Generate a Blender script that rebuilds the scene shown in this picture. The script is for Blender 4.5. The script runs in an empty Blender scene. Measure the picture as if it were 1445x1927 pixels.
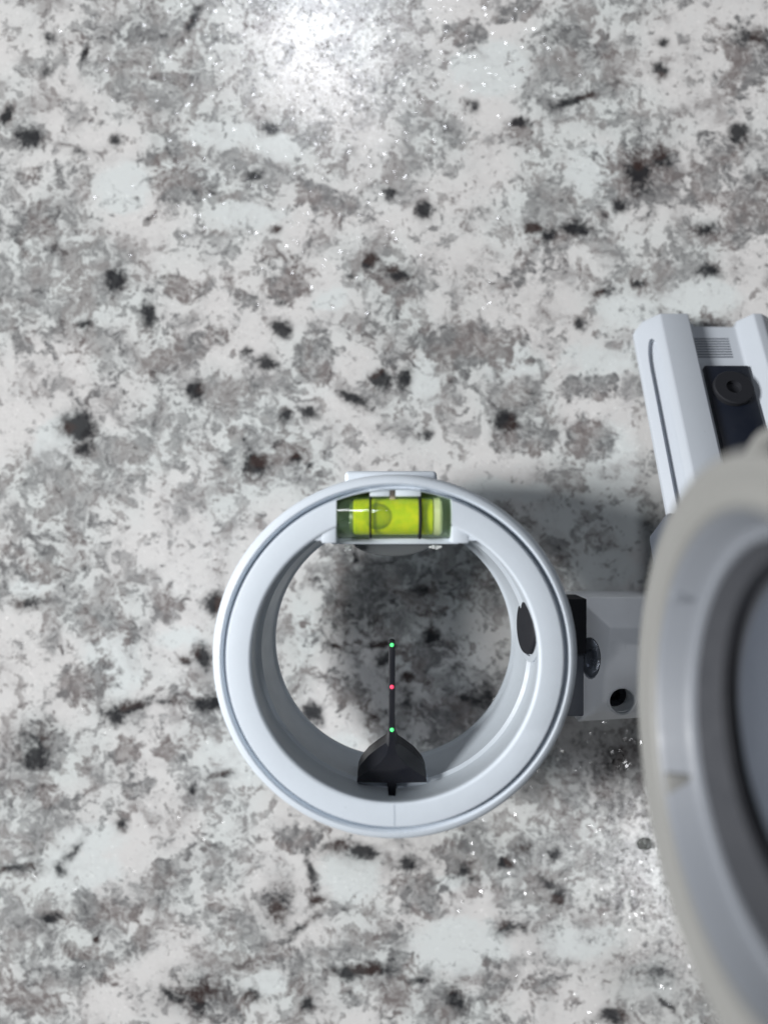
import bpy, bmesh, math, random
import numpy as np
from mathutils import Vector, Matrix
random.seed(7)
S = 0.001                      # everything is written in millimetres
sc = bpy.context.scene
col = sc.collection

# ------------------------------------------------------------------ camera
CZ = 155.0                     # camera height over the counter, mm
HC = 12.0                       # height of the counter top, mm
DC = CZ - HC                   # distance from the lens to the counter
F = 1447.0                     # focal length in photo pixels (1445 x 1927)
cam_d = bpy.data.cameras.new("camera")
cam = bpy.data.objects.new("camera", cam_d); col.objects.link(cam)
cam.location = (0, 0, CZ*S)
cam_d.sensor_fit = 'VERTICAL'
cam_d.lens = 6.86
cam_d.sensor_height = 6.86*1927/F
cam_d.clip_start = 0.004
cam_d.clip_end = 50
cam_d.dof.use_dof = True
cam_d.dof.focus_distance = 0.127
cam_d.dof.aperture_fstop = 1.5
sc.camera = cam

# ------------------------------------------------------------------ room light
w = bpy.data.worlds.new("World"); sc.world = w; w.use_nodes = True
w.node_tree.nodes['Background'].inputs[0].default_value = (0.80, 0.88, 1.0, 1)
w.node_tree.nodes['Background'].inputs[1].default_value = 0.03
sc.view_settings.view_transform = 'Standard'
sc.view_settings.look = 'None'
sc.view_settings.exposure = 0
sc.view_settings.gamma = 1

def lamp(name, direction, dist, radius, power, color):
    d = Vector(direction).normalized()
    l = bpy.data.lights.new(name, 'AREA'); l.shape = 'DISK'; l.size = 2*radius
    l.energy = power; l.color = color
    o = bpy.data.objects.new(name, l); col.objects.link(o)
    o.location = Vector((0, -0.01, 0)) + d*dist
    o.rotation_euler = d.to_track_quat('Z', 'Y').to_euler()
    return o
lamp("ceiling_lamp", (-1.50, 0.04, 1), 1.6, 0.21, 38.5, (0.99, 0.99, 0.99))
lamp("ceiling_lamp", (-0.095, 0.715, 1), 1.5, 0.10, 3.0, (0.90, 0.93, 1.0))
lamp("ceiling_lamp", (0.385, -0.50, 1), 1.5, 0.028, 1.35, (0.96, 0.97, 1.0))

lamp("ceiling_lamp", (-0.58, -0.50, 1), 1.6, 0.025, 0.16, (0.97, 0.98, 1.0))

# ------------------------------------------------------------------ material helpers
class NT:
    def __init__(self, name):
        self.m = bpy.data.materials.new(name); self.m.use_nodes = True
        self.t = self.m.node_tree; self.n = self.t.nodes
        self.b = self.n['Principled BSDF']
    def new(self, typ, **kw):
        n = self.n.new(typ)
        for k, v in kw.items(): setattr(n, k, v)
        return n
    def put(self, sock, v):
        if hasattr(v, 'links') or isinstance(v, bpy.types.NodeSocket): self.t.links.new(v, sock)
        else: sock.default_value = v
    def math(self, op, a, b=0.0, c=0.0, clamp=False):
        n = self.new('ShaderNodeMath', operation=op, use_clamp=clamp)
        self.put(n.inputs[0], a); self.put(n.inputs[1], b); self.put(n.inputs[2], c)
        return n.outputs[0]
    def vmath(self, op, a, b=None, s=None):
        n = self.new('ShaderNodeVectorMath', operation=op)
        self.put(n.inputs[0], a)
        if b is not None: self.put(n.inputs[1], b)
        if s is not None: self.put(n.inputs['Scale'], s)
        return n.outputs['Value'] if op in ('LENGTH', 'DISTANCE', 'DOT_PRODUCT') else n.outputs[0]
    def step(self, v, lo, hi, a=0.0, b=1.0):
        n = self.new('ShaderNodeMapRange', interpolation_type='SMOOTHSTEP')
        self.put(n.inputs[0], v)
        n.inputs[1].default_value = lo; n.inputs[2].default_value = hi
        n.inputs[3].default_value = a; n.inputs[4].default_value = b
        return n.outputs[0]
    def noise(self, vec, scale, detail=2, rough=.5, out=0):
        n = self.new('ShaderNodeTexNoise'); self.put(n.inputs['Vector'], vec)
        n.inputs['Scale'].default_value = scale; n.inputs['Detail'].default_value = detail
        n.inputs['Roughness'].default_value = rough
        return n.outputs[out]
    def mix(self, f, a, b, mode='MIX'):
        n = self.new('ShaderNodeMix', data_type='RGBA', blend_type=mode)
        self.put(n.inputs[0], f)
        for s, v in ((n.inputs[6], a), (n.inputs[7], b)):
            if isinstance(v, tuple) and len(v) == 3: v = (*v, 1)
            self.put(s, v)
        return n.outputs[2]
    def pos(self):
        g = self.new('ShaderNodeNewGeometry')
        return self.vmath('SCALE', g.outputs['Position'], s=1000.0)   # mm
    def bump(self, h, dist_mm, strength=1.0, normal=None):
        n = self.new('ShaderNodeBump'); n.inputs['Strength'].default_value = strength
        n.inputs['Distance'].default_value = dist_mm*S
        self.put(n.inputs['Height'], h)
        if normal is not None: self.put(n.inputs['Normal'], normal)
        return n.outputs[0]

def n_v(k, p): return k.noise(p, 1.5, 2, .6, 1)
def plastic(name, color, rough=0.42, wear=0.12, bump=0.02, bscale=3.0, metallic=0.0, coat=0.0):
    k = NT(name); p = k.pos()
    n1 = k.noise(p, 0.35, 4, .6); n2 = k.noise(p, 2.2, 5, .7)
    f = k.step(n2, .62, .80)
    dark = tuple(c*(1-wear*2.2) for c in color)
    c1 = k.mix(k.step(n1, .3, .7), color, tuple(c*(1-wear*.35) for c in color))
    c2 = k.mix(k.math('MULTIPLY', f, .5), c1, dark)
    v = k.new('ShaderNodeTexVoronoi', feature='F1'); k.put(v.inputs['Vector'], k.vmath('ADD', p, k.vmath('SCALE', n_v(k, p), s=.7))); v.inputs['Scale'].default_value = .75
    pc = k.new('ShaderNodeSeparateColor'); k.put(pc.inputs[0], v.outputs['Color'])
    speck = k.math('MULTIPLY', k.step(v.outputs['Distance'], .05, .12, 1, 0), k.step(pc.outputs[0], .80, .95))   # dust and tiny nicks
    sx = k.vmath('MULTIPLY', p, (3.2, .35, .35)); sn_ = k.noise(sx, 1.0, 2, .6)
    scr = k.math('MULTIPLY', k.step(sn_, .68, .74), k.step(n1, .5, .6))
    c2 = k.mix(k.math('MULTIPLY', k.math('MAXIMUM', speck, k.math('MULTIPLY', scr, .5)), .30), c2, tuple(c*.45+.02 for c in color))
    k.put(k.b.inputs['Base Color'], c2)
    k.put(k.b.inputs['Roughness'], k.step(n1, .2, .8, rough-.06, rough+.08))
    k.b.inputs['Metallic'].default_value = metallic
    k.b.inputs['Coat Weight'].default_value = coat
    if bump: k.put(k.b.inputs['Normal'], k.bump(k.noise(p, bscale, 3, .6), bump))
    return k.m

M_white = plastic('white_satin_plastic', (0.63, 0.69, 0.755), .48, .09, .02)
M_rim = plastic('white_anodised_rim', (0.53, 0.59, 0.66), .35, .10, .012)
M_inner = plastic('darkened_grey_bore', (0.41, 0.45, 0.49), .45, .08, .02)
M_block = plastic('pale_grey_aluminium', (0.90, 0.93, 0.96), .42, .10, .012, 5.0)
M_rail = plastic('pale_grey_rail_aluminium', (0.44, 0.475, 0.52), .40, .06, .012, 4.0)
M_cone = plastic('dark_grey_wheel_plastic', (0.045, 0.048, 0.056), .85, .05, .01)
M_wheel = plastic('warm_grey_wheel_plastic', (0.235, 0.235, 0.225), .5, .06, .01)
M_wheel_in = plastic('blue_grey_wheel_plastic', (0.20, 0.215, 0.24), .45, .05, .01)
M_hub = plastic('slate_grey_hub', (0.085, 0.097, 0.12), .45, .05, .01)
M_black = plastic('matt_black_plastic', (0.004, 0.005, 0.009), .75, .3, .01)
M_navy = plastic('black_anodised_aluminium', (0.006, 0.009, 0.018), .42, .2, .02, 8.0)
M_pin = plastic('black_pin_metal', (0.006, 0.007, 0.012), .42, .3, .02, 6.0)
M_mark = plastic('grey_engraving', (0.09, 0.10, 0.12), .6, .05, 0)
M_steel = plastic('worn_screw_steel', (0.30, 0.33, 0.38), .28, .45, .06, 1.6, .8)

def clear(name, color, rough, ior, extra=None):
    k = NT(name)
    k.b.inputs['Base Color'].default_value = (*color, 1)
    k.b.inputs['Roughness'].default_value = rough
    k.b.inputs['IOR'].default_value = ior
    k.b.inputs['Transmission Weight'].default_value = 1
    return k.m
M_drop = clear('water', (0.97, 0.98, 0.97), 0, 1.33)
def seethrough(name, tint, body, body_f, edge=None, rough=.03, translucent=.6):
    """clear coloured plastic or liquid: tinted see-through + scattering body + gloss"""
    k = NT(name); k.n.remove(k.b); t = k.t; o = k.n['Material Output']
    tr = k.new('ShaderNodeBsdfTransparent'); tr.inputs[0].default_value = (*tint, 1)
    df = k.new('ShaderNodeBsdfDiffuse'); tl = k.new('ShaderNodeBsdfTranslucent')
    n = k.noise(k.pos(), .8, 4, .6)
    bc = k.mix(k.step(n, .35, .68), tuple(c*v for c, v in zip(body, (.74, .90, 1))), body)
    k.put(df.inputs[0], bc); k.put(tl.inputs[0], bc)
    m1 = k.new('ShaderNodeMixShader'); m1.inputs[0].default_value = translucent
    t.links.new(df.outputs[0], m1.inputs[1]); t.links.new(tl.outputs[0], m1.inputs[2])
    lw = k.new('ShaderNodeLayerWeight'); lw.inputs[0].default_value = .5
    m2 = k.new('ShaderNodeMixShader')
    k.put(m2.inputs[0], k.math('ADD', k.math('MULTIPLY', k.math('POWER', lw.outputs['Facing'], 3.0), edge if edge is not None else .3), body_f, clamp=True))
    t.links.new(tr.outputs[0], m2.inputs[1]); t.links.new(m1.outputs[0], m2.inputs[2])
    gl = k.new('ShaderNodeBsdfGlossy'); gl.inputs['Roughness'].default_value = rough
    frv = k.math('MULTIPLY_ADD', k.math('POWER', lw.outputs['Facing'], 5.0), .8, .04)
    m3 = k.new('ShaderNodeMixShader'); t.links.new(frv, m3.inputs[0])
    t.links.new(m2.outputs[0], m3.inputs[1]); t.links.new(gl.outputs[0], m3.inputs[2])
    t.links.new(m3.outputs[0], o.inputs[0])
    return k.m
M_acrylic = seethrough('pale_green_acrylic', (0.97, 1.0, 0.93), (0.66, 0.90, 0.46), .09, .14, translucent=.2)
M_fluid = seethrough('lime_green_level_fluid', (0.98, 1.0, 0.25), (0.97, 1.0, 0.0), .82, .1, translucent=.12)
M_bubble = seethrough('air_bubble', (0.96, 0.99, 0.80), (0.10, 0.17, 0.04), .06, 2.4)
M_cream = plastic('cream_end_plug', (0.75, 0.78, 0.45), .3, .05, 0)
M_smoke = plastic('frosted_grey_plastic', (0.11, 0.118, 0.122), .22, .08, .01)

def glow(name, color, e):
    k = NT(name)
    k.b.inputs['Base Color'].default_value = (*color, 1)
    k.b.inputs['Emission Color'].default_value = (*color, 1)
    k.b.inputs['Emission Strength'].default_value = e
    return k.m
M_fgreen = glow('green_fibre_light', (0.10, 0.95, 0.25), .95)
M_fred = glow('red_fibre_light', (1.0, 0.06, 0.14), .95)

# ------------------------------------------------------------------ countertop print
def G(px, py):                 # photo pixel -> point on the counter in mm
    return ((px-722.5)*DC/F, (963.5-py)*DC/F)
#            x, y, rx, ry, angle (photo pixels), strength
SPOTS = [(58,257,22,20,20,1),(218,262,10,9,0,.9),(152,282,13,8,0,.6),(512,244,14,12,0,1),(475,330,15,12,0,.9),
 (518,432,10,9,0,.8),(697,492,18,15,30,.95),(215,528,17,20,0,.95),(278,592,9,22,0,.85),(156,610,12,10,0,.8),
 (527,618,15,14,0,.95),(527,572,7,6,0,.8),(503,683,15,18,20,.95),(467,662,11,9,0,.8),(370,735,16,14,0,.95),
 (485,868,25,20,0,1),(558,858,12,12,0,.9),(146,800,26,30,60,1),(160,845,18,18,0,.8),(718,712,20,18,0,.95),
 (760,712,15,16,0,.95),(665,752,34,11,-30,.9),(528,788,13,12,0,.85),(585,778,18,9,-10,.9),(585,876,8,6,0,.9),
 (463,822,6,6,0,.8),(14,220,9,20,-10,1),(160,98,6,16,-30,.9),(362,38,10,26,-35,.8),(88,77,9,8,0,.7),
 (92,135,8,8,0,.8),(735,358,11,11,0,.8),(797,395,14,18,-30,1),(888,205,11,13,0,.85),(748,520,26,14,10,.75),
 (975,236,18,9,0,.85),(1005,425,26,11,-20,1),(1033,445,15,13,0,.85),(1078,192,38,8,8,.9),(945,795,23,25,0,1),
 (800,822,11,10,0,.8),(1097,610,12,12,0,.9),(1335,512,16,11,0,.9),(1200,325,24,30,10,.85),(1245,300,14,22,0,.8),
 (1388,252,14,16,0,.9),(1165,382,16,12,0,.8),(1415,75,34,18,0,.6),(1080,432,30,14,0,.85),(1250,78,12,9,0,.8),
 (1240,130,15,14,0,.75),(1130,550,20,9,10,.7),(1200,535,14,7,0,.8),(1325,430,18,12,0,.7),(660,520,10,8,0,.5),
 (405,1130,20,20,0,1),(60,1135,34,12,0,.65),(383,1232,15,24,0,.9),(350,1243,14,7,0,.8),
 (215,1350,22,14,-20,.9),(250,1330,42,12,15,.85),(330,1322,55,8,0,.6),(400,1322,36,14,10,.9),(68,1425,30,26,30,.95),
 (60,1390,45,26,10,.5),(362,1482,9,9,0,.85),(230,1552,9,9,0,.8),(30,1633,46,9,0,.7),(112,1638,16,8,-30,.8),
 (135,1608,28,8,50,.6),(182,1771,7,8,0,1),(100,1728,24,12,25,.75),(372,1872,58,34,0,.6),(374,1890,16,22,0,.9),
 (320,1870,22,8,-50,.9),(415,1459,24,8,5,.7),(683,1603,22,16,0,.95),(640,1597,40,12,0,.6),(588,1640,8,48,8,.7),
 (600,1690,14,8,0,.85),(690,1823,46,10,0,.85),(655,1825,20,14,0,.9),(528,1700,26,44,0,.6),(575,1893,14,14,20,.9),
 (480,1872,12,10,0,.8),(560,1745,50,8,35,.55),(770,1630,26,12,0,.75),(870,1640,14,14,0,.75),(953,1622,13,10,0,.95),
 (985,1600,11,10,0,.7),(1040,1612,12,12,0,.9),(1050,1687,15,12,0,.95),(1030,1665,22,9,-30,.7),(950,1747,18,16,0,.7),
 (1238,1826,26,16,0,.8),(1252,1892,24,6,-40,.95),(1152,1912,24,14,0,.85),(790,1842,24,6,0,.8),(860,1880,18,26,20,.7),
 (890,1660,20,10,0,.5),(1230,1830,60,26,0,.45),(985,1745,20,10,0,.5),
 (812,1200,17,16,0,1),(762,1278,12,10,20,1),(876,1312,8,7,0,1),(676,1052,7,7,0,1),(720,1218,34,5,0,.9),
 (590,1342,22,12,-30,1),(705,1350,18,16,0,.6),(720,1240,14,12,0,.8),(860,1257,16,10,20,.5),(910,1310,22,22,0,.7),
 (760,1310,12,18,0,.5),(1170,1420,60,40,0,.5),(1150,1430,22,30,0,.9),(640,1218,14,5,-10,.8),(800,1110,10,10,0,.7)]  # large blots at right paint the shadow below the mounting block
PATCH = [(870,660,105,40,0,.8),(590,665,34,36,0,.8),(590,700,26,24,0,.8),(540,525,44,34,0,.75),(585,360,34,30,10,.75),
 (630,380,50,26,-10,.5),(325,145,40,14,10,.7),(300,300,30,16,20,.5),(340,345,50,34,0,.6),(345,655,60,28,15,.8),
 (1080,78,34,26,0,.7),(1135,85,26,20,0,.7),(870,62,38,18,0,.75),(985,22,40,18,0,.75),(1105,725,44,22,10,.85),
 (1105,830,38,30,-10,.85),(1000,825,50,28,0,.8),(545,860,26,26,0,.7),(700,620,30,14,0,.4),(745,545,30,30,0,.75),
 (980,250,20,22,0,.65),(110,330,60,20,0,.35),(60,430,60,40,0,.45),(230,650,60,22,0,.35),(60,640,80,30,0,.35),
 (200,730,60,20,20,.4),(360,540,80,22,10,.45),(440,545,20,40,50,.5),(255,1330,0.1,0.1,0,0),
 (70,1060,70,34,10,.55),(310,1135,34,30,0,.75),(150,1280,56,34,25,.65),(380,1345,34,34,0,.65),(240,1420,30,34,20,.5),
 (260,1485,30,18,30,.75),(310,1410,30,20,0,.6),(165,1722,26,34,20,.85),(232,1710,22,20,0,.75),(262,1765,16,34,-10,.75),
 (70,1890,50,30,-10,.75),(30,1850,40,20,0,.6),(400,1712,24,16,0,.6),(560,1580,44,22,0,.6),(375,1600,30,18,0,.4),
 (850,1605,30,26,30,.8),(788,1680,34,34,-30,.8),(735,1760,26,16,0,.7),(750,1800,24,30,0,.6),(1150,1702,30,22,0,.7),
 (930,1850,24,30,20,.75),(1020,1852,22,20,0,.75),(840,1895,50,30,0,.6),(745,1860,30,40,0,.6),(555,1830,18,42,5,.8),
 (500,1800,36,12,15,.75),(300,1650,20,32,0,.7),(10,1480,30,40,0,.6),(1345,330,50,60,0,.6),(1400,120,40,60,0,.6),
 (1400,400,50,60,0,.65),(1200,330,70,50,0,.65),(1310,600,34,20,0,.5),(990,520,70,20,10,.45),(1060,450,60,24,0,.6),
 (1040,1060,45,22,20,.3),(690,1100,55,50,0,.7),(790,1235,60,34,20,.6),(860,1350,70,46,20,.7),(930,1320,40,40,0,.7),(640,1060,30,40,0,.6),(660,1300,50,30,-20,.6),(900,1100,30,26,0,.5),(960,1000,40,30,0,.4),(640,1130,60,70,20,.45),(800,1110,70,40,10,.5),  # grey clouds of the print, several added to deepen shade inside the ring
 (900,1390,60,40,0,.5),(170,1820,46,26,0,.5),(430,1890,40,30,0,.5),(100,1510,80,26,-10,.45),(450,1240,30,30,0,.4),
 (200,1180,70,30,0,.45),(130,1000,70,24,0,.45),(1150,1500,90,60,0,.4),(250,60,60,24,0,.4),(170,80,40,20,0,.4)]  # includes a blot of the shadow painted right of the ring
WHITE = [(1090,965,60,34,0,.8),(1150,1075,50,30,0,.7),(1000,930,40,16,0,.6),(1180,980,30,40,0,.7),(640,1395,50,20,0,.5),(570,1180,20,60,0,.5),(230,350,40,34,0,1),(465,405,50,20,0,.9),(420,250,60,22,0,.6),(520,280,34,20,0,.9),(365,320,44,14,-10,.9),  # first blobs paint light: shadowed counter beside the ring, lit crescents inside it
 (105,830,26,46,-30,1),(660,1650,44,34,0,1),(150,1640,60,34,0,.9),(210,1250,40,50,30,.8),(60,1100,30,20,0,.8),
 (920,130,60,40,0,.9),(1120,320,44,40,0,.9),(1010,440,30,20,0,.3),(800,700,22,50,0,.9),(960,680,50,30,0,.8),
 (1180,590,44,26,0,.7),(1310,560,60,26,0,1),(870,1780,70,40,0,1),(840,1660,30,14,0,.7),(1090,1770,60,26,0,.8),
 (220,1240,30,60,10,.7),(500,1850,30,18,0,.9),(920,930,50,20,0,.8),(1130,680,60,30,0,.6),(450,1430,60,40,0,.6),
 (1150,870,40,60,0,.6),(620,560,30,16,0,.6),(170,1580,50,30,0,.7),(1230,1850,40,40,0,.5),(340,1200,40,20,0,.6)]

def counter_mat():
    k = NT('speckled_stone_laminate'); p = k.pos()
    wn = k.noise(p, .16, 3, .6, 1); wf = k.noise(p, 1.0, 3, .65, 1)
    c5 = (.5, .5, .5)
    k.b.inputs['IOR'].default_value = 1.5
    off = k.vmath('ADD', k.vmath('SCALE', k.vmath('SUBTRACT', wn, c5), s=6.5),
                         k.vmath('SCALE', k.vmath('SUBTRACT', wf, c5), s=1.5))
    p2 = k.vmath('ADD', p, off); pw = p2
    flat = k.vmath('MULTIPLY', pw, (1, 1, 0))
    flat0 = k.vmath('MULTIPLY', p, (1, 1, 0))
    at = k.new('ShaderNodeAttribute', attribute_name='grain_shade_field')
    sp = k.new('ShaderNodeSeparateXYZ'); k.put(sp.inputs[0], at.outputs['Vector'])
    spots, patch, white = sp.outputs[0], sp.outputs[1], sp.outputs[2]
    # background structure
    n_lo = k.noise(flat0, .04, 2, .5)
    n_a = k.noise(pw, .15, 5, .55)
    n_b = k.noise(k.vmath('ADD', pw, (37, 11, 5)), .28, 4, .54)
    n_c = k.noise(k.vmath('ADD', pw, (7, 71, 9)), .75, 4, .55)
    n_hi = k.noise(flat0, 1.2, 4, .6)
    n_fine = k.noise(flat0, 4.5, 3, .7)
    vor = k.new('ShaderNodeTexVoronoi', feature='SMOOTH_F1'); k.put(vor.inputs['Vector'], pw)
    vor.inputs['Scale'].default_value = .55; vor.inputs['Smoothness'].default_value = .5
    dens = k.step(n_lo, .36, .64, -.05, .055)
    hm = k.math('MULTIPLY_ADD', n_hi, .08, -.04)
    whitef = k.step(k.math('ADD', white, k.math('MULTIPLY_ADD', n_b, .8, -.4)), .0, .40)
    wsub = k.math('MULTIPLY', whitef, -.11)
    adj = k.math('ADD', k.math('ADD', dens, hm), wsub)
    A_ = k.math('ADD', n_a, adj); B_ = k.math('ADD', n_b, adj); C_ = k.math('ADD', n_c, adj)
    cloud = k.step(A_, .40, .66)
    ga = k.step(A_, .53, .62)                                # large soft patches
    gb = k.step(B_, .55, .63)                                # thumbnail-sized patches
    gc = k.step(k.math('MULTIPLY_ADD', A_, .45, k.math('MULTIPLY', C_, .70)), .605, .665)   # crumbs near the patches
    cells = k.step(k.math('SUBTRACT', k.math('MULTIPLY_ADD', C_, .25, B_), k.math('MULTIPLY', vor.outputs['Distance'], .24)), .555, .605)
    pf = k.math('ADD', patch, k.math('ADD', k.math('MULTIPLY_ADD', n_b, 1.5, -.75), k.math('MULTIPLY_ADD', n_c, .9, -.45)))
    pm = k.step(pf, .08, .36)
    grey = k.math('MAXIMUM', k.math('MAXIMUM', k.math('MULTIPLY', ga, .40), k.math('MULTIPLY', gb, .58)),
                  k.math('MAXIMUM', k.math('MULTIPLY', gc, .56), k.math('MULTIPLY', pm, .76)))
    grey = k.math('MAXIMUM', grey, k.math('MULTIPLY', cells, .58))
    grey = k.math('MULTIPLY', grey, k.step(n_c, .30, .66, .68, 1.18), clamp=True)
    # dark grains, plus the shade blots below the block
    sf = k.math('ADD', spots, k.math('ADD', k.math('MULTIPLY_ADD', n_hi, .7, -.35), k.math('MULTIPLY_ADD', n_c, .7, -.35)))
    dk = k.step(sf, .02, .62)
    halo = k.step(k.math('ADD', spots, k.math('MULTIPLY_ADD', n_b, .9, -.45)), -.30, .25)
    core = k.math('MULTIPLY', k.step(k.math('ADD', k.math('MULTIPLY_ADD', n_c, .6, k.math('MULTIPLY', B_, .5)), k.math('MULTIPLY', adj, .3)), .675, .75), .5)
    # hairline veins
    vn = k.math('ABSOLUTE', k.math('SUBTRACT', k.noise(pw, .09, 4, .55), .5))
    vein = k.math('MULTIPLY', k.step(vn, .0, .010, 1, 0), k.math('MULTIPLY', k.step(n_b, .47, .6), .5))
    lv = k.math('ABSOLUTE', k.math('SUBTRACT', k.noise(k.vmath('ADD', pw, (91, 7, 3)), .12, 3, .6), .5))
    lightvein = k.math('MULTIPLY', k.step(lv, .0, .014, 1, 0), .45)
    # colours
    c = k.mix(k.step(n_lo, .4, .6), (0.665, 0.655, 0.645), (0.63, 0.655, 0.645))
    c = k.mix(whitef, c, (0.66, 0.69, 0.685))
    c = k.mix(k.math('MULTIPLY', cloud, .45), c, (0.34, 0.33, 0.33))
    warm = k.step(k.noise(flat0, .15, 2, .5), .44, .60)
    c = k.mix(k.math('MULTIPLY', halo, .25), c, (0.16, 0.155, 0.155))
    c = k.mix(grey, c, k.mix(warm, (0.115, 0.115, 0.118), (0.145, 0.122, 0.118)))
    c = k.mix(vein, c, (0.05, 0.05, 0.055))
    c = k.mix(k.math('MULTIPLY', lightvein, k.math('SUBTRACT', 1.0, dk)), c, (0.64, 0.65, 0.645))
    brown = k.mix(k.step(k.noise(flat0, .14, 1, .5), .53, .60), (0.012, 0.013, 0.016), (0.030, 0.016, 0.014))
    c = k.mix(core, c, (0.03, 0.03, 0.033))
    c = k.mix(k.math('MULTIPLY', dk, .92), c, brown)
    c = k.mix(k.math('MULTIPLY_ADD', n_fine, .5, -.12, clamp=True), c, k.mix(1.0, c, (0.86, 0.86, 0.86), 'MULTIPLY'))
    k.put(k.b.inputs['Base Color'], c)
    # pebbled gloss
    k.b.inputs['IOR'].default_value = 1.5
    vb = k.new('ShaderNodeTexVoronoi', feature='F1'); k.put(vb.inputs['Vector'], k.vmath('ADD', flat0, k.vmath('SCALE', k.vmath('SUBTRACT', wf, c5), s=.8)))
    vb.inputs['Scale'].default_value = 2.7          # tiny facets of the pebbled gloss, each with its own tilt
    pk = k.new('ShaderNodeSeparateColor'); k.put(pk.inputs[0], vb.outputs['Color'])
    cv = k.vmath('SCALE', k.vmath('SUBTRACT', vb.outputs['Color'], c5), s=2.0)
    tilt = k.vmath('MULTIPLY', k.vmath('MULTIPLY', cv, k.vmath('ABSOLUTE', cv)), (.16, .16, 0))
    facet = k.step(k.math('ADD', pk.outputs[2], k.math('MULTIPLY_ADD', k.noise(flat0, .12, 3, .6), .9, -.45)), .84, .86)
    small = k.vmath('MULTIPLY', k.vmath('SUBTRACT', k.noise(flat0, 1.7, 2, .6, 1), c5), (.10, .10, 0))
    nv = k.vmath('NORMALIZE', k.vmath('ADD', (0, 0, 1), k.vmath('ADD', small, k.vmath('SCALE', tilt, s=facet))))
    k.put(k.b.inputs['Normal'], nv)
    k.put(k.b.inputs['Roughness'], k.step(facet, 0, 1, .20, .10))
    return k.m

# ------------------------------------------------------------------ geometry helpers (mm)
def obj(name, verts, faces, mat, parent=None, bevel=0, seg=2, angle=35, smooth=True):
    me = bpy.data.meshes.new(name)
    me.from_pydata([Vector(v)*S for v in verts], [], faces)
    bm = bmesh.new(); bm.from_mesh(me)
    bmesh.ops.remove_doubles(bm, verts=bm.verts, dist=1e-6)
    bmesh.ops.recalc_face_normals(bm, faces=bm.faces)
    if bevel:
        es = [e for e in bm.edges if len(e.link_faces) == 2 and e.calc_face_angle(0) > math.radians(25)]
        bmesh.ops.bevel(bm, geom=es, offset=bevel*S, segments=seg, profile=.5, affect='EDGES', clamp_overlap=True)
    bm.to_mesh(me); bm.free()
    if smooth:
        for p in me.polygons: p.use_smooth = True
        me.set_sharp_from_angle(angle=math.radians(angle))
    me.materials.append(mat)
    o = bpy.data.objects.new(name, me); col.objects.link(o)
    if parent is not None:
        o.parent = parent
        o.matrix_parent_inverse = pmat(parent).inverted()
    return o
def pmat(o):
    m = Matrix.Translation(o.location)
    return m
def frame(axis, up=None):
    a = Vector(axis).normalized()
    u = Vector(up) if up else (Vector((0, 1, 0)) if abs(a.y) < .9 else Vector((1, 0, 0)))
    e1 = (u - a*u.dot(a)).normalized(); e2 = a.cross(e1)
    return a, e1, e2
def lathe(name, centre, axis, prof, mat, parent=None, n=96, closed=False, sx=1, sy=1, up=None, **kw):
    """prof: (radius, height along axis) points; r=0 ends make caps"""
    a, e1, e2 = frame(axis, up); c = Vector(centre)
    V, Fc = [], []
    for (r, h) in prof:
        for i in range(n):
            t = 2*math.pi*i/n
            V.append(c + a*h + e1*(r*sx*math.cos(t)) + e2*(r*sy*math.sin(t)))
    m = len(prof)
    rng = range(m) if closed else range(m-1)
    for j in rng:
        j2 = (j+1) % m
        for i in range(n):
            i2 = (i+1) % n
            Fc.append((j*n+i, j*n+i2, j2*n+i2, j2*n+i))
    if not closed:
        if prof[0][0] > 1e-6: Fc.append(tuple(range(n)))
        if prof[-1][0] > 1e-6: Fc.append(tuple((m-1)*n+i for i in range(n)))
    # collapse r=0 rings happens in remove_doubles; drop degenerate faces there
    return obj(name, V, Fc, mat, parent, **kw)
def prism(name, poly, z0, z1, mat, parent=None, origin=(0,0,0), ex=(1,0,0), ey=(0,1,0), ez=(0,0,1), top=None, **kw):
    o = Vector(origin); ex, ey, ez = Vector(ex), Vector(ey), Vector(ez)
    n = len(poly); top = top or poly
    V = [o + ex*x + ey*y + ez*z0 for x, y in poly] + [o + ex*x + ey*y + ez*z1 for x, y in top]
    Fc = [tuple(range(n-1, -1, -1)), tuple(range(n, 2*n))] + [(i, (i+1) % n, n+(i+1) % n, n+i) for i in range(n)]
    return obj(name, V, Fc, mat, parent, **kw)
def box(name, x0, x1, y0, y1, z0, z1, mat, parent=None, **kw):
    return prism(name, [(x0, y0), (x1, y0), (x1, y1), (x0, y1)], z0, z1, mat, parent, **kw)
def torus(name, centre, axis, R, r, mat, parent=None, n=72, m=12, **kw):
    prof = [(R + r*math.cos(2*math.pi*j/m), r*math.sin(2*math.pi*j/m)) for j in range(m)]
    return lathe(name, centre, axis, prof, mat, parent, n=n, closed=True, angle=180, **kw)
def sphere(name, centre, rx, ry, rz, mat, parent=None, n=24, cut=0.0):
    V, Fc = [], []; m = n//2
    for j in range(m+1):
        th = math.pi*j/m
        for i in range(n):
            t = 2*math.pi*i/n
            V.append(Vector(centre) + Vector((rx*math.sin(th)*math.cos(t), ry*math.sin(th)*math.sin(t), max(cut, rz*math.cos(th)))))
    for j in range(m):
        for i in range(n):
            Fc.append((j*n+i, j*n+(i+1) % n, (j+1)*n+(i+1) % n, (j+1)*n+i))
    return obj(name, V, Fc, mat, parent, angle=180)
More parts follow.
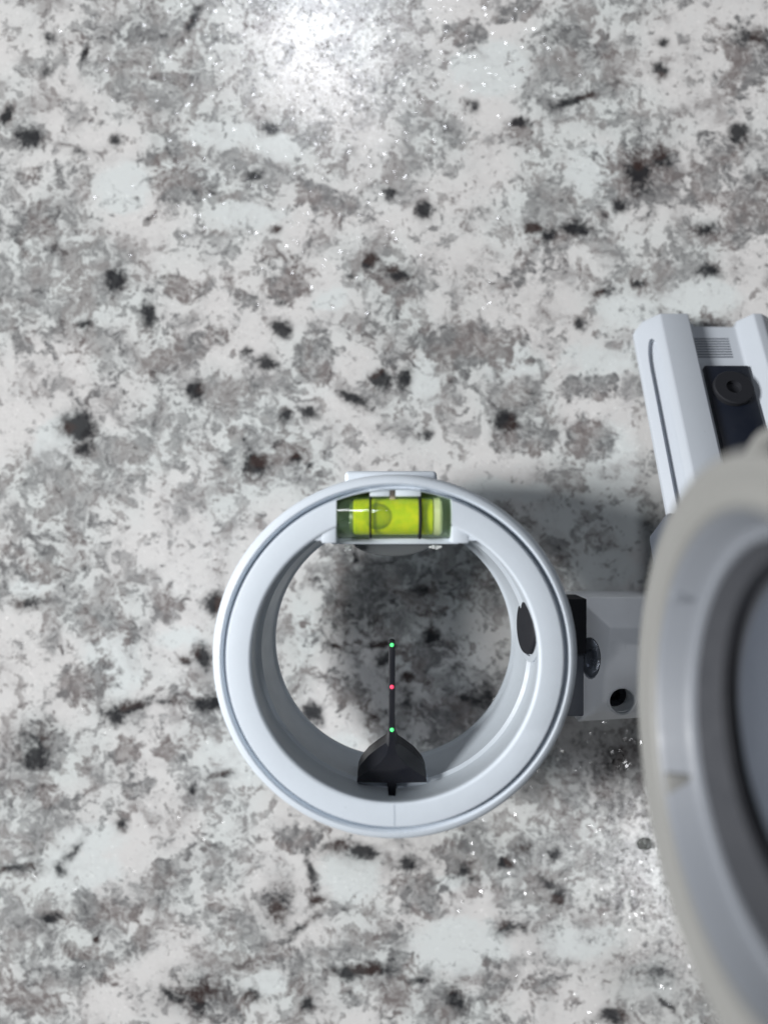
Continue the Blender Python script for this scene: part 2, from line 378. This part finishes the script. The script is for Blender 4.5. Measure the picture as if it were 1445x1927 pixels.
def cutaway(o, cutters):
    dg = bpy.context.evaluated_depsgraph_get()
    for c in cutters:
        md = o.modifiers.new('b', 'BOOLEAN'); md.operation = 'DIFFERENCE'; md.object = c; md.solver = 'EXACT'
    bpy.context.view_layer.update()
    dg = bpy.context.evaluated_depsgraph_get()
    me = bpy.data.meshes.new_from_object(o.evaluated_get(dg))
    mats = list(o.data.materials)
    o.modifiers.clear(); o.data = me
    me.materials.clear()
    for m in mats: me.materials.append(m)
    for p in me.polygons: p.use_smooth = True; p.material_index = 0
    me.set_sharp_from_angle(angle=math.radians(35))
    for c in cutters: bpy.data.objects.remove(c)
def ringpt(px, py, Z):
    return ((px-722.5)*Z/F, (963.5-py)*Z/F, CZ-Z)

# ------------------------------------------------------------------ counter
def grain_shade_fields(P):
    """where the mineral grains of the print lie: dark grains, grey patches, pale crystals"""
    from mathutils import noise
    wx = np.empty(len(P)); wy = np.empty(len(P))
    for i, (x, y) in enumerate(P):
        v = noise.turbulence_vector(Vector((x*.16, y*.16, 1.3)), 4, False, amplitude_scale=.6, frequency_scale=2.3)
        wx[i] = v[0]; wy[i] = v[1]
    X = P[:, 0] + wx*1.15; Y = P[:, 1] + wy*1.15
    out = []
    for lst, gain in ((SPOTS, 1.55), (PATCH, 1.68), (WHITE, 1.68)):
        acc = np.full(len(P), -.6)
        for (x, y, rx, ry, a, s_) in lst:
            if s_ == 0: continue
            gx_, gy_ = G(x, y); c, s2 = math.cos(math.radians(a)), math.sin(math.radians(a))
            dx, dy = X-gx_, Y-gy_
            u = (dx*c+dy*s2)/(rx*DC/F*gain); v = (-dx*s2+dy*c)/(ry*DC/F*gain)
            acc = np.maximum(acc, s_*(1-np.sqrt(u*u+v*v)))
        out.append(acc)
    return out
def make_counter():
    q = .5
    xs = [-420, -200, -100] + [-84+q*i for i in range(int(168/q)+1)] + [100, 200, 420]
    ys = [-380, -220, -130] + [-110+q*i for i in range(int(220/q)+1)] + [130, 220, 380]
    nx, ny = len(xs), len(ys)
    XX, YY = np.meshgrid(np.array(xs), np.array(ys))
    P = np.stack([XX.ravel(), YY.ravel()], 1)
    V = np.concatenate([P, np.full((len(P), 1), HC)], 1)
    i = np.arange((ny-1)*(nx-1)); r, c = i//(nx-1), i % (nx-1); b0 = r*nx+c
    Fq = np.stack([b0, b0+1, b0+1+nx, b0+nx], 1)
    loop = list(range(nx)) + [j*nx+nx-1 for j in range(1, ny)] + [(ny-1)*nx+j for j in range(nx-2, -1, -1)] + [j*nx for j in range(ny-2, 0, -1)]
    low = V[loop].copy(); low[:, 2] = -30; base = len(V)
    V = np.concatenate([V, low]); m = len(loop)
    faces = Fq.tolist() + [[loop[j], base+j, base+(j+1) % m, loop[(j+1) % m]] for j in range(m)] + [[base+j for j in range(m)][::-1]]
    me = bpy.data.meshes.new('countertop'); me.from_pydata((V*S).tolist(), [], faces)
    f = grain_shade_fields(P); A = np.full((len(V), 3), -.6)
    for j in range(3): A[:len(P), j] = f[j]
    at = me.attributes.new('grain_shade_field', 'FLOAT_VECTOR', 'POINT'); at.data.foreach_set('vector', A.astype(np.float32).ravel())
    me.materials.append(counter_mat())
    o = bpy.data.objects.new('countertop', me); col.objects.link(o)
    return o
ct = make_counter()
ct['kind'] = 'structure'

# ------------------------------------------------------------------ the sight
root = bpy.data.objects.new('bow_sight', None); col.objects.link(root)
root.location = (0.06, -0.01, HC*S)
root['label'] = 'white bow sight with round scope ring, green bubble level and grey wheel on speckled counter'
root['category'] = 'bow sight'

CX, CY = 1.65, -22.0
prof = [(21.5, 39.4), (21.6, 39.78), (21.85, 39.95), (22.0, 39.97), (25.05, 39.66), (25.2, 39.62), (25.4, 39.35), (25.52, 38.4), (25.62, 37.7), (25.95, 37.7), (26.02, 38.5), (26.15, 38.85),
        (26.4, 39.1), (27.0, 38.95), (27.5, 38.4), (27.75, 37.6), (27.8, 36.5), (27.5, 26), (26.9, 22.5), (25.6, 21.4),
        (20.75, 20.9), (20.42, 21.2), (20.40, 21.9), (20.75, 22.3), (20.85, 22.9),
        (21.35, 31.2), (21.25, 31.8), (21.8, 32.2), (21.95, 33.5), (21.75, 37.5)]
ring = lathe('scope_ring', (CX, CY, 0), (0, 0, 1), prof, M_white, root, n=192, closed=True)
def arc(r, x0, x1, n=16):
    return [(x, CY + math.sqrt(r*r-(x-CX)**2)) for x in [x0+(x1-x0)*i/n for i in range(n+1)]]
L0, L1 = -7.15, 10.15
cut1 = prism('c', [(L1, -12), (L0, -12)] + arc(25.35, L0, L1), 32.0, 60, M_white)
cut2 = box('c', .62, 1.88, -45.2, -40, 30.0, 36.4, M_white)
cut3 = prism('c', [(-43.7, 39.90), (-47.6, 39.50), (-47.75, 42), (-43.6, 42)], 1.54, 1.66, M_white, ex=(0, 1, 0), ey=(0, 0, 1), ez=(1, 0, 0))
cutaway(ring, [cut1, cut2, cut3])
ring.data.materials.append(M_inner)                # bore coloured darker than the face, to dim the light it bounces
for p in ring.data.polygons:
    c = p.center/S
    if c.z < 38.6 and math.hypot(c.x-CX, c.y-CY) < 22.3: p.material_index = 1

# level holder
hold = prism('level_holder', [(12.6, -4.75), (-9.3, -4.75)] + arc(22.3, -9.3, 12.6), 23.5, 32.3, M_white, root, bevel=.25)
for x0, x1 in ((-9.35, L0), (L1, 12.7)):
    prism('holder_cheek', [(x1, -4.7), (x0, -4.7)] + arc(22.2, x0, x1, 4), 32.2, 39.72, M_white, root, bevel=.22)
for sgn, xx in ((-1, -9.2), (1, 12.5)):       # fillets that run into the ring face
    yy = -4.7; pts = []
    for i in range(9):
        t = math.pi/2*i/8
        pts.append((xx + sgn*2.2*(1-math.sin(t)), yy + 2.2*(1-math.cos(t)) + .4))
    pts += [(xx - sgn*.5, yy + 2.6), (xx - sgn*.5, yy+.4)]
    prism('holder_fillet', pts, 24, 39.6, M_white, root)
box('holder_ledge', -8.2, 11.6, -5.0, -4.05, 23.6, 35.6, M_white, root, bevel=.2)
pts = [(-5.0, -4.9), (8.0, -4.9)] + [(8.0 - 13.0*i/20, -4.9 - 2.15*math.sin(math.pi*min(1, max(0, i/20)))**.55) for i in range(1, 20)]
prism('level_lens', pts, 26.5, 33.6, M_smoke, root, bevel=.45, seg=4)
box('seat_plate', -2.15, .85, 2.35, 3.45, 32, 38.9, M_white, root, bevel=.12)
box('seat_plate', 1.75, 5.55, 2.35, 3.45, 32, 38.9, M_white, root, bevel=.12)
box('seat_plate_insert', .87, 1.73, 1.9, 3.4, 32, 37.8, plastic('pinkish_insert', (.55, .42, .42), .3, .2, .03), root, bevel=.1)
box('top_tab', -6.2, 8.4, 2.0, 6.5, 24, 33.5, M_white, root, bevel=.7, seg=4)

def crumb(cx, cy, cz, r, n):
    rnd = random.Random(n); V = []; Fc = []
    bm = bmesh.new(); bmesh.ops.create_icosphere(bm, subdivisions=2, radius=1)
    for v in bm.verts:
        d = v.co.normalized()*(.65+.6*rnd.random()); V.append((cx+d.x*r*1.3, cy+d.y*r*.8, cz+d.z*r))
    Fc = [[v.index for v in f.verts] for f in bm.faces]; bm.free()
    o = obj('glue_residue', V, Fc, M_glue, root, smooth=False); o['label'] = 'frosted crumb of dried glue under the level'
M_glue = plastic('dried_frosted_glue', (0.55, 0.57, 0.57), .25, .05, 0)
for i, (x, y, r) in enumerate([(-5.6, -5.25, .45), (-5.9, -5.7, .28), (-5.3, -5.6, .3), (7.9, -5.2, .42), (8.6, -5.15, .34), (8.3, -5.35, .3), (7.3, -5.2, .26)]):
    crumb(x, y-.25, 35.2, r, i)

# vial
VY, VZ, VR = -.72, 36.7, 3.2
vial = lathe('level_vial', (L0+.06, VY, VZ), (1, 0, 0), [(VR-.15, 0), (VR, .15), (VR, 17.0), (VR-.15, 17.15)], M_acrylic, root, n=64, angle=30)
fl = lathe('level_fluid', (-4.6, VY, VZ), (1, 0, 0), [(0, 0), (VR-.5, 0), (VR-.4, .12), (VR-.4, 11.9), (VR-.5, 12.0), (0, 12.0)], M_fluid, vial, n=64, angle=30)
def bubble(name, x0, y0, rx, ry, r_top, r_low, mat, parent, n=40, m=10):
    """flattened bubble that follows the curved wall of the vial"""
    V, Fc = [], []
    for side in (1, -1):
        for j in range(m+1):
            q = math.sin(math.pi/2*j/m); h = math.sqrt(max(0, 1-q*q))
            for i in range(n):
                t = 2*math.pi*i/n
                y = y0 + ry*q*math.sin(t); mid = (r_top+r_low)/2; r = mid + side*(r_top-r_low)/2*h**.7
                V.append((x0 + rx*q*math.cos(t), VY + y, VZ + math.sqrt(max(.01, r*r-y*y))))
        o = 0 if side == 1 else (m+1)*n
        for j in range(m):
            for i in range(n):
                Fc.append((o+j*n+i, o+j*n+(i+1) % n, o+(j+1)*n+(i+1) % n, o+(j+1)*n+i))
    return obj(name, V, Fc, mat, parent, angle=180)
bubble('air_bubble', -.95, .05, 2.35, 2.15, 3.02, 2.1, M_bubble, vial)
for x, r_ in ((-2.05, .17), (5.45, .27)):
    torus('level_line', (x, VY, VZ), (1, 0, 0), VR+.02, r_, M_black, vial, n=48, m=8)
lathe('end_plug', (7.55, VY, VZ), (1, 0, 0), [(0, 0), (2.85, 0), (2.9, .9), (2.5, 1.25), (0, 1.3)], M_cream, vial, n=40)
lathe('end_plug', (-5.2, VY, VZ), (1, 0, 0), [(0, 0), (2.4, 0), (2.6, .5), (0, .55)], plastic('olive_end_plug', (.10, .16, .05), .3, .1, 0), vial, n=40)

# pin
PX = 1.25
zf = 34.0
def kk(pts): return [(PX+x*.957, y*.957) for x, y in pts]
half = [(.50, -36.6), (.62, -37.6), (1.0, -38.5), (2.2, -39.3), (3.9, -40.6), (5.25, -42.2), (5.7, -43.3), (5.8, -44.5), (.80, -44.6), (.62, -45.0), (.52, -46.9)]
halft = [(.46, -36.6), (.50, -37.6), (.55, -38.6), (.9, -39.9), (2.0, -41.3), (4.0, -42.7), (5.6, -43.7), (5.75, -44.45), (.78, -44.55), (.60, -45.0), (.50, -46.85)]
base = kk([(-x, y) for x, y in half] + half[::-1]); toppoly = kk([(-x, y) for x, y in halft] + halft[::-1])
prism('pin_foot', base, zf-1.7, zf, M_pin, root, top=toppoly, angle=20)
prism('pin_foot_base', base, zf-6.5, zf-1.72, M_pin, root)
post = prism('pin_post', [(PX-.46, -36.2), (PX+.46, -36.2), (PX+.52, -20.7), (PX-.52, -20.7)], zf-1.8, zf+.05, M_pin, root, bevel=.12)
lathe('pin_tip', (PX, -20.75, zf-1.8), (0, 0, 1), [(.55, 0), (.55, 1.7), (.47, 1.88), (0, 1.88)], M_pin, root, n=24)
for y, m in ((-20.9, M_fgreen), (-27.5, M_fred), (-34.25, M_fgreen)):
    f = lathe('fibre_tip', (PX, y, zf+.0), (0, 0, 1), [(.30, -.1), (.30, .14), (.2, .22), (0, .22)], m, post, n=16)
    f['label'] = 'glowing %s fibre tip' % ('red' if m is M_fred else 'green')
# ledges under the pin foot, split by the slot
for x0, x1 in ((-4.3, PX-.66), (PX+.66, 6.9)):
    box('pin_ledge', x0, x1, -44.8, -42.2, 27.0, 32.6, M_rim, root, bevel=.2)

# black screw head set in the ring wall
lathe('wall_screw', (22.6, -18.0, 33.0), (-1, 0.02, .12), [(4.5, -2.2), (4.5, .1), (4.3, .35), (3.4, .6), (0, .8)], M_black, root, n=48)
lathe('wall_recess', (22.9, -18.0, 32.8), (-1, 0, .12), [(5.8, -1.6), (5.8, .0), (5.4, .08), (4.8, .1), (4.75, -.3)], M_inner, root, n=64)

# black spacer and mounting block
box('spacer', 27.4, 33.4, -23.4, -14.4, 20.5, 28.0, M_black, root)
box('spacer_bar', 26.5, 33.2, -34.0, -23.0, 19.5, 27.2, M_hub, root, bevel=.3)
BX0, BX1, BY0, BY1, BT = 32.9, 52.0, -34.9, -14.5, 27.6
bl = [(BX0, BY0), (BX1, BY0), (BX1, BY1), (BX0, BY1)]
V = [(BX0, BY0-.4, 14), (BX1, BY0, 14), (BX1, BY1, 14), (BX0, BY1, 14),
     (BX0, BY0-.9, 24.6), (BX0+3.0, BY0+1.6, 26.4), (BX1, BY0+1.0, 26.4), (BX1, BY1, 24.2), (BX0, BY1, 24.2),
     (BX0+4.6, BY1-4.6, 27.6), (BX1, BY1-4.6, 27.6), (BX0+3.2, BY0+3.4, 27.6), (BX1, BY0+3.4, 27.6)]
Fb = [(3, 2, 1, 0), (0, 1, 6, 5, 4), (0, 4, 8, 3), (3, 8, 7, 2), (1, 2, 7, 10, 12, 6), (8, 9, 10, 7), (4, 5, 11), (4, 11, 9, 8), (5, 6, 12, 11), (9, 11, 12, 10)]
block = obj('mounting_block', V, Fb, M_block, root, bevel=.35, seg=3)
hc = ringpt(1170, 1319, 127.4)
cut = lathe('c', (hc[0], hc[1], 20), (0, 0, 1), [(2.05, 0), (2.05, 20)], M_block, n=48)
sv = Vector((BX0+1.35, -24.6, 26.05)); sn = Vector((-.62, 0, .78)).normalized()
cutb = lathe('c', sv - sn*1.2, sn, [(2.0, 0), (2.0, 5)], M_block, n=40, sx=1.75, sy=.95, up=(0, 1, 0))
cutaway(block, [cut, cutb])
lathe('socket_rim', (hc[0], hc[1], 27.55), (0, 0, 1), [(2.08, -.6), (2.42, -.3), (2.42, .10), (2.25, .2), (2.05, .1), (2.0, -.6)], M_block, block, n=48, closed=True)
lathe('socket_screw', (hc[0], hc[1], 20.1), (0, 0, 1), [(2.02, 0), (2.02, 3.0), (1.8, 3.3), (1.0, 3.3), (1.0, 1.5), (0, 1.5)], M_navy, block, n=40)
lathe('recessed_screw', sv - sn*1.15, sn, [(1.9, 0), (1.9, .5), (1.5, .8), (.9, .75), (.8, .2), (0, .2)], M_steel, block, n=36, sx=1.72, sy=.92, up=(0, 1, 0))
box('slide_bar', 36, 66, -32.5, -17, 9, 20, M_block, root, bevel=.6)

# ------------------------------------------------------------------ rail (dovetail body), slopes up towards the wheel
th = math.radians(26.8)
U = Vector((0, -math.cos(th), math.sin(th)))       # along the rail, upwards
N = Vector((0, math.sin(th), math.cos(th)))        # out of its top face
RK = .939  # rail scaled about the camera, pulled nearer to clear the raised counter
RO = Vector((0, 35.8, 16.7))                        # top end of the top face (moved nearer the camera, x shrunk along with it)
def rprism(name, poly, u0, u1, mat, parent, **kw): # poly in (x, n)
    return prism(name, poly, u0, u1, mat, parent, origin=RO, ex=(RK, 0, 0), ey=N*RK, ez=U*RK, **kw)
prof_r = [(48.6, -3.6), (52.8, 0), (58.2, 0), (58.7, -2.6), (67.9, -2.6), (69.0, -1.6), (70.6, 0), (72.2, 0), (73.6, -.8), (77.5, -4.2), (77.5, -4.8), (48.6, -4.8)]
rail = rprism('sight_rail', prof_r, 0, 60, M_rail, root, bevel=.28, seg=3)
# chamfered left corner and inset end between the flanges, long side groove
c1 = prism('c', [(47, -3), (53.2, -3), (47, 3.4)], -9, 9, M_rail, origin=RO, ex=(RK, 0, 0), ey=U*RK, ez=N*RK)
c2 = prism('c', [(58.6, -3), (69.2, -3), (68.0, 1.3), (60.0, 1.1)], -9, 9, M_rail, origin=RO, ex=(RK, 0, 0), ey=U*RK, ez=N*RK)
gd = Vector((-.65, 0, 0)) + N*.76
gx = Vector((.76, 0, 0)) + N*.65
gpts = [(0.2*math.sin(t)*5, -3.2*math.cos(t)) for t in [0]]
gp = []
for i in range(13):
    t = math.pi*i/12
    gp.append((-1.15*math.cos(t), 10.5 - 6.0*math.sin(t)))
gp += [(1.15, 58), (-1.15, 58)]
c3 = prism('c', gp, -1.0, 4, M_rail, origin=RO + Vector((50.9*RK, 0, 0)) + N*(-1.65), ex=gx, ey=U, ez=gd)
cutaway(rail, [c1, c2, c3])
# engraved scale
for i in range(8):
    rprism('scale_line', [(59.3, -2.9), (66.1, -2.9), (66.1, -2.57), (59.3, -2.57)], 4.0+.62*i, 4.0+.62*i+.30, M_mark, rail)
def rpt(x, n, u): return RO + (Vector((x, 0, 0)) + N*n + U*u)*RK
rprism('clamp_plate', [(59.7, -3.2), (68.0, -3.2), (68.0, -1.5), (59.7, -1.5)], 11.2, 46, M_navy, root, bevel=.3)
lathe('clamp_screw', rpt(63.7, -1.6, 16.9), N, [(3.4, 0), (3.4, .9), (3.2, 1.1), (1.3, 1.1), (1.15, .2), (0, .1)], M_black, root, n=56)
rprism('drive_body', [(46.5, -9), (79, -9), (79, .8), (46.5, .8)], 43.0, 72, M_hub, root, bevel=.8, seg=3)

# ------------------------------------------------------------------ wheel nearest to the lens
WY, WZ = -22.6, CZ-71.65
wc = (0, WY, WZ)
pw = [(0, 52), (26.5, 52), (28.2, 50.5), (28.35, 49), (28.35, 33.4), (28.2, 32.95), (27.7, 32.75), (26.4, 32.8), (25.6, 33.3), (24.6, 33.3), (23.9, 32.75),
      (23.3, 32.8), (22.9, 33.2), (22.9, 45), (0, 45)]
wheel = lathe('sight_wheel', wc, (1, 0, 0), pw, M_wheel, root, n=160, angle=50)
lathe('wheel_step', wc, (1, 0, 0), [(22.95, 33.4), (22.4, 34.0), (21.8, 36.2), (21.2, 36.9), (20.4, 37.1), (20.3, 37.6), (22.9, 37.6)], M_wheel_in, wheel, n=128, closed=True)
lathe('wheel_cone', wc, (1, 0, 0), [(20.6, 37.0), (18.9, 39.9), (17.0, 40.9), (17.0, 44), (21.5, 44)], M_cone, wheel, n=128, closed=True)
torus('o_ring', (39.6, WY+1.6, WZ-.3), (1, 0, 0), 16.9, .62, M_black, wheel, n=96)
lathe('wheel_hub', (0, WY+1.6, WZ-.3), (1, 0, 0), [(0, 40.2), (15.2, 40.2), (15.9, 40.6), (16.2, 44.3)], M_hub, wheel, n=96)
for ang, dx in ((200, 0), (158, 0)):
    pass
for (px, py, wdt, ln, mat) in ((1272, 1105, 1.6, 3.4, M_wheel_in), (1262, 1478, 1.4, 3.0, M_wheel)):
    v = (963.5-py)/F; u = (px-722.5)/F
    xx = 34.3; Z = xx/u
    box('index_tab', 33.6, 36.6, v*Z-ln/2, v*Z+ln/2, CZ-Z-wdt/2, CZ-Z+wdt/2, mat, wheel, bevel=.35)
lathe('drive_knob', (0, 2.6, CZ-85), (1, 0, 0), [(0, 46), (4.9, 46), (5.0, 43.0), (5.6, 42.3), (6.6, 42.2), (7.1, 43.0), (7.1, 60), (0, 60)], M_wheel, root, n=96)

# ------------------------------------------------------------------ water drop on the counter
X, Y = G(1212, 1588)
dr = sphere('water_droplet', (X, Y, HC), 1.45, 1.2, .75, M_drop, None, n=32, cut=0.004)
dr['label'] = 'clear water droplet on the glittering counter left of the wheel'
dr['category'] = 'droplet'
